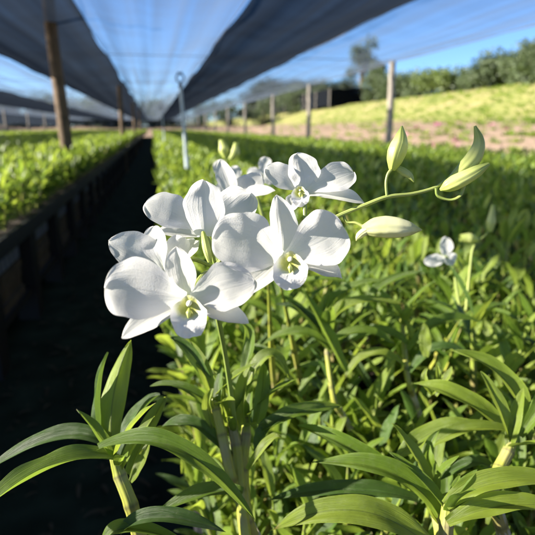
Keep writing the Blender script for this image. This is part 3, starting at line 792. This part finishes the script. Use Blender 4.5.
flower(main, mo, (204, 236, .308), S(3), [
    ('sepal', (205, 236, .306), (203, 179, .303), 35, .08, .25, (-.1, .2)),
    ('petal', (201, 228, .308), (144, 204, .300), 36, .10, .2, (-.3, .45)),
    ('petal', (208, 232, .310), (252, 192, .318), 38, .10, .2, (.3, .4)),
    ('sepal', (200, 236, .307), (156, 232, .296), 17, .04, .3, (-.2, .8)),
    ('sepal', (196, 240, .305), (178, 262, .296), 18, .04, .3, (.0, .8))],
    column=((203, 232, .300), (210, 262, .296), .0023), turn=.22)
flower(main, mo, (283, 259, .284), S(5), [
    ('sepal', (283, 260, .287), (277, 194, .286), 26, .07, .3, (0, .2)),
    ('sepal', (279, 262, .283), (236, 297, .270), 26, .05, .2, (-.2, .8)),
    ('sepal', (292, 262, .283), (343, 277, .278), 24, .06, .25, (.2, .8)),
    ('petal', (281, 258, .282), (212, 238, .268), 60, .12, .22, (-.25, .30)),
    ('petal', (287, 257, .282), (343, 226, .280), 53, .12, .2, (.25, .25))],
    lip=((290, 272, .272), 17, 18, .5), turn=.34)
flower(main, mo, (304, 192, .335), S(6), [
    ('petal', (303, 190, .336), (265, 168, .330), 25, .08, .2, (-.3, .3)),
    ('sepal', (305, 191, .337), (297, 152, .335), 29, .08, .25, (0, .2)),
    ('petal', (307, 191, .336), (354, 172, .338), 30, .10, .2, (.3, .4)),
    ('sepal', (306, 195, .335), (366, 203, .333), 17, .06, .3, (.2, .8)),
    ('sepal', (300, 195, .334), (288, 212, .328), 15, .04, .3, (-.2, .8))],
    lip=((300, 197, .328), 9, 10, .5), turn=.15)
flower(main, mo, (232, 196, .40), S(4), [
    ('sepal', (234, 198, .40), (220, 160, .40), 17, .06, .2, (-.2, .2)), ('petal', (234, 198, .40), (250, 176, .40), 16, .06, .2, (.2, .2)),
    ('sepal', (236, 200, .40), (275, 190, .39), 15, .06, .2, (.1, .7)), ('petal', (236, 200, .398), (262, 176, .40), 22, .06, .2, (.2, .4)),
    ('sepal', (232, 200, .40), (222, 218, .39), 15, .06, .2, (-.2, .8))])
def bud(root, o, spine, radii, mat='bud', stalk=None, sq=.85, mentum=None, ns=14):
    ps = [at(*p) for p in spine]
    mb = MB(); tube(mb, ps, radii, ns, 6, squash=sq)
    if mentum:
        q = [at(*p) for p in mentum]; tube(mb, q, [.0001, .0022, .0028, .0024], 10, 5)
    b = mb.build('bud', M[mat], root, True, o)
    if stalk:
        mb = MB(); tube(mb, [at(*p) for p in stalk], [.0010, .0009, .0012], 8, 6); mb.build('stalk', M['stem'], b, True, o)
    return b
bud(main, mo, [(362, 230, .325), (382, 227, .324), (402, 228, .323), (422, 230, .323)], [.0030, .0066, .0074, .0068, .0048, .0004], 'bud_cream',
    [(343, 214, .33), (347, 222, .33), (356, 223, .328), (366, 228, .326)], .8, [(356, 241, .324), (359, 236, .324), (366, 231, .324), (374, 230, .324)])
bud(main, mo, [(392, 170, .33), (396, 155, .329), (400, 142, .329), (402, 126, .329)], [.0024, .0058, .0070, .0064, .0042, .0006], 'bud',
    [(387, 197, .33), (386, 183, .33), (388, 174, .33), (393, 168, .33)])
bud(main, mo, [(397, 168, .332), (404, 172, .332), (410, 176, .332), (414, 182, .332)], [.0020, .0028, .0026, .0018, .0003], 'bud')
bud(main, mo, [(447, 182, .335), (462, 170, .336), (474, 157, .336), (479, 142, .336), (475, 126, .336)], [.0016, .0036, .0050, .0052, .0042, .0028, .0008], 'bud')
bud(main, mo, [(440, 190, .333), (452, 184, .330), (470, 175, .329), (489, 164, .329)], [.0008, .0040, .0052, .0048, .0040, .0012], 'bud',
    [(436, 188, .333), (438, 196, .333), (450, 200, .332), (460, 196, .331), (464, 186, .331)])

# plants farther back that carry a few flowers or buds
def back_bloom(label, base, spine, flowers, buds, rad=.0015):
    o = Vector((base[0], base[1], BENCH)); t = empty('orchid_plant', o, label, 'orchid plant', None)
    mb = MB(); pot_mb(mb, o); p = mb.build('pot', M['pot'], t, True, o)
    mb = MB(); ps = [at(*q) for q in spine]; tube(mb, ps, [rad, rad*1.5], 8, 5); mb.build('flower_stem', M['stem'], t, True, o)
    end = ps[-1]
    for k in (-1, 1):
        mb = MB(); tube(mb, [end+Vector((.004*k, 0, 0)), (end+o)/2+Vector((.02*k, 0, .02)), o+Vector((.015*k, 0, .06))], noded([.0006, .0038, .0045, .0045]), 8, 6)
        cn = mb.build('cane', M['cane'], t, True, o); rr = random.Random(int(base[0]*999)+k)
        for j in range(5):
            a = rr.uniform(0, 6.28); out = Vector((math.cos(a), math.sin(a), 0)); p0 = end+(o+Vector((0, 0, .06))-end)*(.05+.1*j)
            Ln = rr.uniform(.09, .12); mb = MB()
            strip(mb, p0, p0+out*Ln*.4+Vector((0, 0, Ln*.35)), p0+out*Ln*.95+Vector((0, 0, Ln*.2)), .02, Vector((0, 0, 1)), fold=.4, nu=4, nv=10); mb.build('leaf', M['leaf'], t, True, o)
    for c, s, pets in flowers: flower(t, o, c, at(*s), pets)
    for sp_, rd in buds: bud(t, o, sp_, rd)
back_bloom('orchid plant with a single small white blurred flower behind the front leaves', (.42, .80),
    [(440, 256, .80), (452, 262, .80), (456, 285, .80), (462, 320, .80)],
    [((440, 256, .80), (452, 262, .80), [('petal', (446, 258, .80), (424, 262, .79), 12, .1, .2, Z), ('petal', (444, 258, .80), (446, 237, .80), 13, .1, .2, Z), ('sepal', (444, 256, .80), (456, 262, .80), 12, .1, .2, Z)])], [])
back_bloom('orchid plant with two pale buds on a stem at middle right', (.50, .90),
    [(492, 210, .85), (488, 232, .85), (474, 246, .85), (470, 270, .85), (466, 310, .85)], [],
    [([(490, 232, .85), (491, 222, .85), (493, 205, .85)], [.004, .009, .003]), ([(478, 240, .85), (470, 238, .85), (460, 238, .85)], [.004, .009, .006])])
back_bloom('orchid plant with two small white flowers behind the cluster', (.22, .75),
    [(262, 176, .62), (256, 190, .62), (262, 215, .62), (270, 250, .62)],
    [((262, 174, .62), (258, 188, .62), [('petal', (262, 176, .62), (247, 172, .62), 12, .1, .2, Z), ('petal', (262, 176, .62), (267, 157, .62), 13, .1, .2, Z), ('sepal', (262, 176, .62), (276, 182, .62), 11, .1, .2, Z)]),
     ((226, 178, .62), (256, 196, .62), [('petal', (226, 180, .62), (217, 160, .62), 14, .1, .2, Z), ('petal', (227, 180, .62), (240, 168, .62), 13, .1, .2, Z), ('sepal', (226, 180, .62), (222, 196, .62), 13, .1, .2, Z)])], [])
back_bloom('orchid plant with upright yellow green buds left of the flower cluster', (.20, 1.05),
    [(228, 146, .95), (226, 165, .95), (230, 190, .95), (236, 215, .95)], [],
    [([(226, 158, .95), (224, 150, .95), (221, 140, .95)], [.005, .011, .004]), ([(230, 160, .95), (235, 153, .95), (236, 143, .95)], [.005, .010, .004])])

# ------------------------------------------------------------------ trees beyond
def tree(x, y, h, w, seed, label, group, mat='crown', trunk=.35, open_=1.0, cat='tree', name='shade_tree', nl=None):
    z = terrain(x, y)-.1; rr = random.Random(seed); o = Vector((x, y, z)); t = empty(name, o, label, cat, group)
    mb = MB(); tw = h*.018+.05
    lean = rr.uniform(-.4, .4)
    top = o+Vector((lean, 0, h*.82)); tube(mb, [o, o+Vector((lean*.2, 0, h*.4)), top], [tw*1.3, tw, tw*.35], 8, 4)
    lobes = []
    n = max(5, int(9*open_))
    for k in range(n):
        a = rr.uniform(0, 6.28); zz = h*rr.uniform(trunk, .95); rad = w*.5*rr.uniform(.25, .75)*(1.15-abs(zz/h-.6))
        c = o+Vector((math.cos(a)*rad, math.sin(a)*rad, zz)); lobes.append((c, w*rr.uniform(.16, .27)))
        st = o+Vector((lean*.5, 0, h*trunk*rr.uniform(.6, 1.2))); tube(mb, [st, (st+c)/2+Vector((0, 0, -.1)), c], [tw*.5, tw*.2], 5, 2)
    mb.build('trunk', M['bark'], t, True, o)
    lobes.append((top, w*.2))
    mb = MB(); nl = nl or int(1200+110*h*w)
    for k in range(nl):
        c, r = lobes[rr.randrange(len(lobes))]
        v = Vector((rr.gauss(0, 1), rr.gauss(0, 1), rr.gauss(0, .8))).normalized()*r*rr.uniform(.3, 1.12)
        p = c+v; s = rr.uniform(.10, .24)*(1 if w < 4 else 1.4)
        d = Vector((rr.uniform(-1, 1), rr.uniform(-1, 1), rr.uniform(-.8, .5))).normalized(); n_ = Vector((rr.uniform(-1, 1), rr.uniform(-1, 1), rr.uniform(0, 1.3))).normalized()
        b = mb.n; sd = d.cross(n_).normalized()*s*.35
        mb.v.extend((p-d*s, p+sd, p+d*s, p-sd)); mb.n += 4; mb.f.append((b, b+1, b+2, b+3)); mb.mi.append(0); mb.uv.extend(((.3, 0), (.8, .5), (.7, 1), (.2, .5)))
    mb.build('crown', M[mat], t, False, o)
def ridge_at(px, X): # y along a line at X seen at column px
    r = F + (px-267.5)/FPX*RT; return r.y/r.x*X
TG = 'trees along the ridge'
for i, (px, X, h, w, mt) in enumerate([(535, 33, 3.0, 6.5, 'crown'), (515, 34, 3.2, 6, 'crown'), (497, 33.5, 3.9, 6.5, 'crown'), (478, 35, 3.6, 6, 'crown'), (462, 34, 2.0, 6, 'crown'), (445, 35, 2.0, 7, 'crown'),
        (425, 34, 2.2, 7, 'crown2'), (405, 36, 2.6, 8, 'crown'), (388, 35, 2.8, 8, 'crown'), (372, 36, 4.4, 8, 'crown'), (340, 36, 4.2, 9, 'crown'), (328, 37, 4.6, 9, 'crown'), (315, 36, 5.0, 10, 'crown'), (305, 37, 6.0, 11, 'crown'),
        (295, 38, 7.5, 13, 'crown'), (283, 38, 8.5, 14, 'crown'), (560, 33, 3, 6, 'crown'), (272, 38, 9, 15, 'crown'), (262, 38, 10, 17, 'crown')]):
    y = ridge_at(px, X)
    mt = 'crown_dark' if 250 < px < 345 else mt; h = h*(.85 if px > 440 else 1); tree(X, y, h, w, i, 'dark green rounded tree on the ridge behind the right posts' if px < 360 else ('bushy tree on the ridge right of the tall tree' if px < 470 else 'full crowned tree on the ridge at the right border'), TG, mt, .04)
tree(36, ridge_at(353, 36), 10.5, 6.5, 77, 'tall slender tree standing above the ridge left of the nearest right post', None, 'crown', .4, 1.3, nl=4500)
tree(36.5, ridge_at(364, 36), 6.5, 5.0, 78, 'medium tree touching the right side of the tall slender tree', None, 'crown', .3, .8)
for i in range(16):
    x = -30+i*2.6*(1+.02*i) if i < 11 else 2+(i-11)*7
    y = 108+rnd.uniform(-3, 6)
    tree(x, y, rnd.uniform(4.0, 5.5), rnd.uniform(8, 11), 200+i, 'distant dark tree beyond the far end of the nets', 'trees beyond the far end', 'crown', .02, nl=3000)
for i in range(9):
    y = 30+i*8.5; tree(-34+rnd.uniform(-2, 2), y, rnd.uniform(4, 6), 11, 300+i, 'distant tree beyond the nets on the far left', 'trees on the far left', 'crown2', .02, nl=3000)

# second shade house far away on the ridge
so_ = Vector((31, 88, terrain(31, 88)-.1)); sh = empty('shade_house', so_, 'long low dark shade house on the ridge behind the row of posts', 'shade house')
def sh_box(name, c, d, mat):
    mb = MB(); mb.box(c, d); mb.build(name, mat, sh, False, so_)
for k in range(2): sh_box('roof_net', (31.5+k*4.1, 140, so_.z+3.0+k*.25), (3.9, 104, .03), M['net_dark'])
sh_box('side_net', (29.6, 140, so_.z+1.6), (.03, 104, 2.7), M['net_dark']); sh_box('end_net', (33.6, 88, so_.z+1.6), (8, .03, 2.8), M['net_dark'])
sh_box('back_net', (37.6, 140, so_.z+1.6), (.03, 104, 2.9), M['net_dark'])
for k in range(14): sh_box('post', (29.5, 88.2+k*7.9, so_.z+1.5), (.14, .14, 3.1), M['post'])
# dry litter on the aisle floor
rr = random.Random(21); mb = MB()
for k in range(520):
    y = .3+5.5*rr.random()**1.4; x = rr.uniform(-.82, .02); a = rr.uniform(0, 6.28); Ln = rr.uniform(.02, .09)
    d = Vector((math.cos(a), math.sin(a), rr.uniform(-.1, .2)))*Ln; p0 = Vector((x, y, .018))
    strip(mb, p0, p0+d*.5+Vector((0, 0, .015)), p0+d, Ln*rr.uniform(.15, .3), Vector((0, 0, 1)), nu=2, nv=4, fold=.3, prof=lambda t: math.sin(math.pi*min(.98, .1+.86*t)))
tag(mb.build('leaf_litter', simple('dry_leaf', (.085, .06, .03), .9, .6, 9, .2), None, False), 'scattered dry leaves on the dark aisle floor', 'dry leaves', None, 'stuff')

# low crops and weeds on the slope beyond the posts
V, Fc, MIx, UVs = [], [], [], []; rr = random.Random(5); nq = 0
for k in range(2600):
    x = rr.uniform(10.2, 32); px = rr.uniform(215, 560); y = ridge_at(px, x)
    if y > 85 or y < 6: continue
    if x < 21: x = 10.5+round((x-10.5)/1.5)*1.5+rr.uniform(-.2, .2)
    if x < 21 and rr.random() < .75: continue
    z = terrain(x, y); s = rr.uniform(.15, .45) if x < 21 else rr.uniform(.1, .3)
    kk = 0 if rr.random() < .5 else 2; kk = 3 if rr.random() < .10 and x < 20 else kk
    for j in range(16):
        a = rr.uniform(0, 6.28); d = Vector((math.cos(a), math.sin(a), rr.uniform(.3, 1.6))).normalized()*s*rr.uniform(.6, 1.2)
        b = Vector((x+rr.uniform(-s, s)*.6, y+rr.uniform(-s, s)*.6, z)); sd = d.cross(Vector((0, 0, 1))).normalized()*s*.16
        V.extend((b, b+d*.5+sd, b+d, b+d*.5-sd)); Fc.append((nq, nq+1, nq+2, nq+3)); nq += 4; MIx.append(kk); UVs.extend(((.3, 0), (.8, .5), (.7, 1), (.2, .5)))
mb = MB(); mb.v = V; mb.f = Fc; mb.mi = MIx; mb.uv = UVs; mb.n = nq
tag(mb.build('low_crops', [M[k] for k in ('leaf', 'leaf_dark', 'leaf_lime')]+[simple('pink_bloom', (.45, .16, .26), .7, .3, 8, 0)], None, False), 'low weeds and crops growing over the sunny slope', 'weeds', None, 'stuff')

# ------------------------------------------------------------------ light and render settings
SUN_EL, SUN_AZ = R_(24.6), R_(-86)         # azimuth clockwise from +Y
w = bpy.data.worlds.new('World'); sc.world = w; w.use_nodes = True; nt = w.node_tree; nt.nodes.clear()
sky = nt.nodes.new('ShaderNodeTexSky'); sky.sky_type = 'NISHITA'; sky.sun_disc = False
sky.sun_elevation = SUN_EL; sky.sun_rotation = SUN_AZ; sky.air_density = .8; sky.dust_density = 0; sky.ozone_density = 6.0; sky.altitude = 1500
bg = nt.nodes.new('ShaderNodeBackground'); bg.inputs[1].default_value = .052
wo = nt.nodes.new('ShaderNodeOutputWorld'); nt.links.new(sky.outputs[0], bg.inputs[0]); nt.links.new(bg.outputs[0], wo.inputs[0])
sd = bpy.data.lights.new('sun', 'SUN'); sd.energy = 5.0; sd.angle = R_(.5); sd.color = (1, .93, .82)
so = bpy.data.objects.new('sun', sd); col.objects.link(so)
dirv = Vector((math.sin(SUN_AZ)*math.cos(SUN_EL), math.cos(SUN_AZ)*math.cos(SUN_EL), math.sin(SUN_EL)))
so.rotation_euler = dirv.to_track_quat('Z', 'Y').to_euler(); so.location = (0, 0, 6)
vs = sc.view_settings; vs.view_transform = 'Standard'; vs.look = 'None'; vs.gamma = 1; vs.use_curve_mapping = False; vs.exposure = 2.25
sc.cycles.use_denoising = True; sc.cycles.max_bounces = 8; sc.cycles.transparent_max_bounces = 10
sc.cycles.use_adaptive_sampling = True; sc.cycles.adaptive_threshold = .02
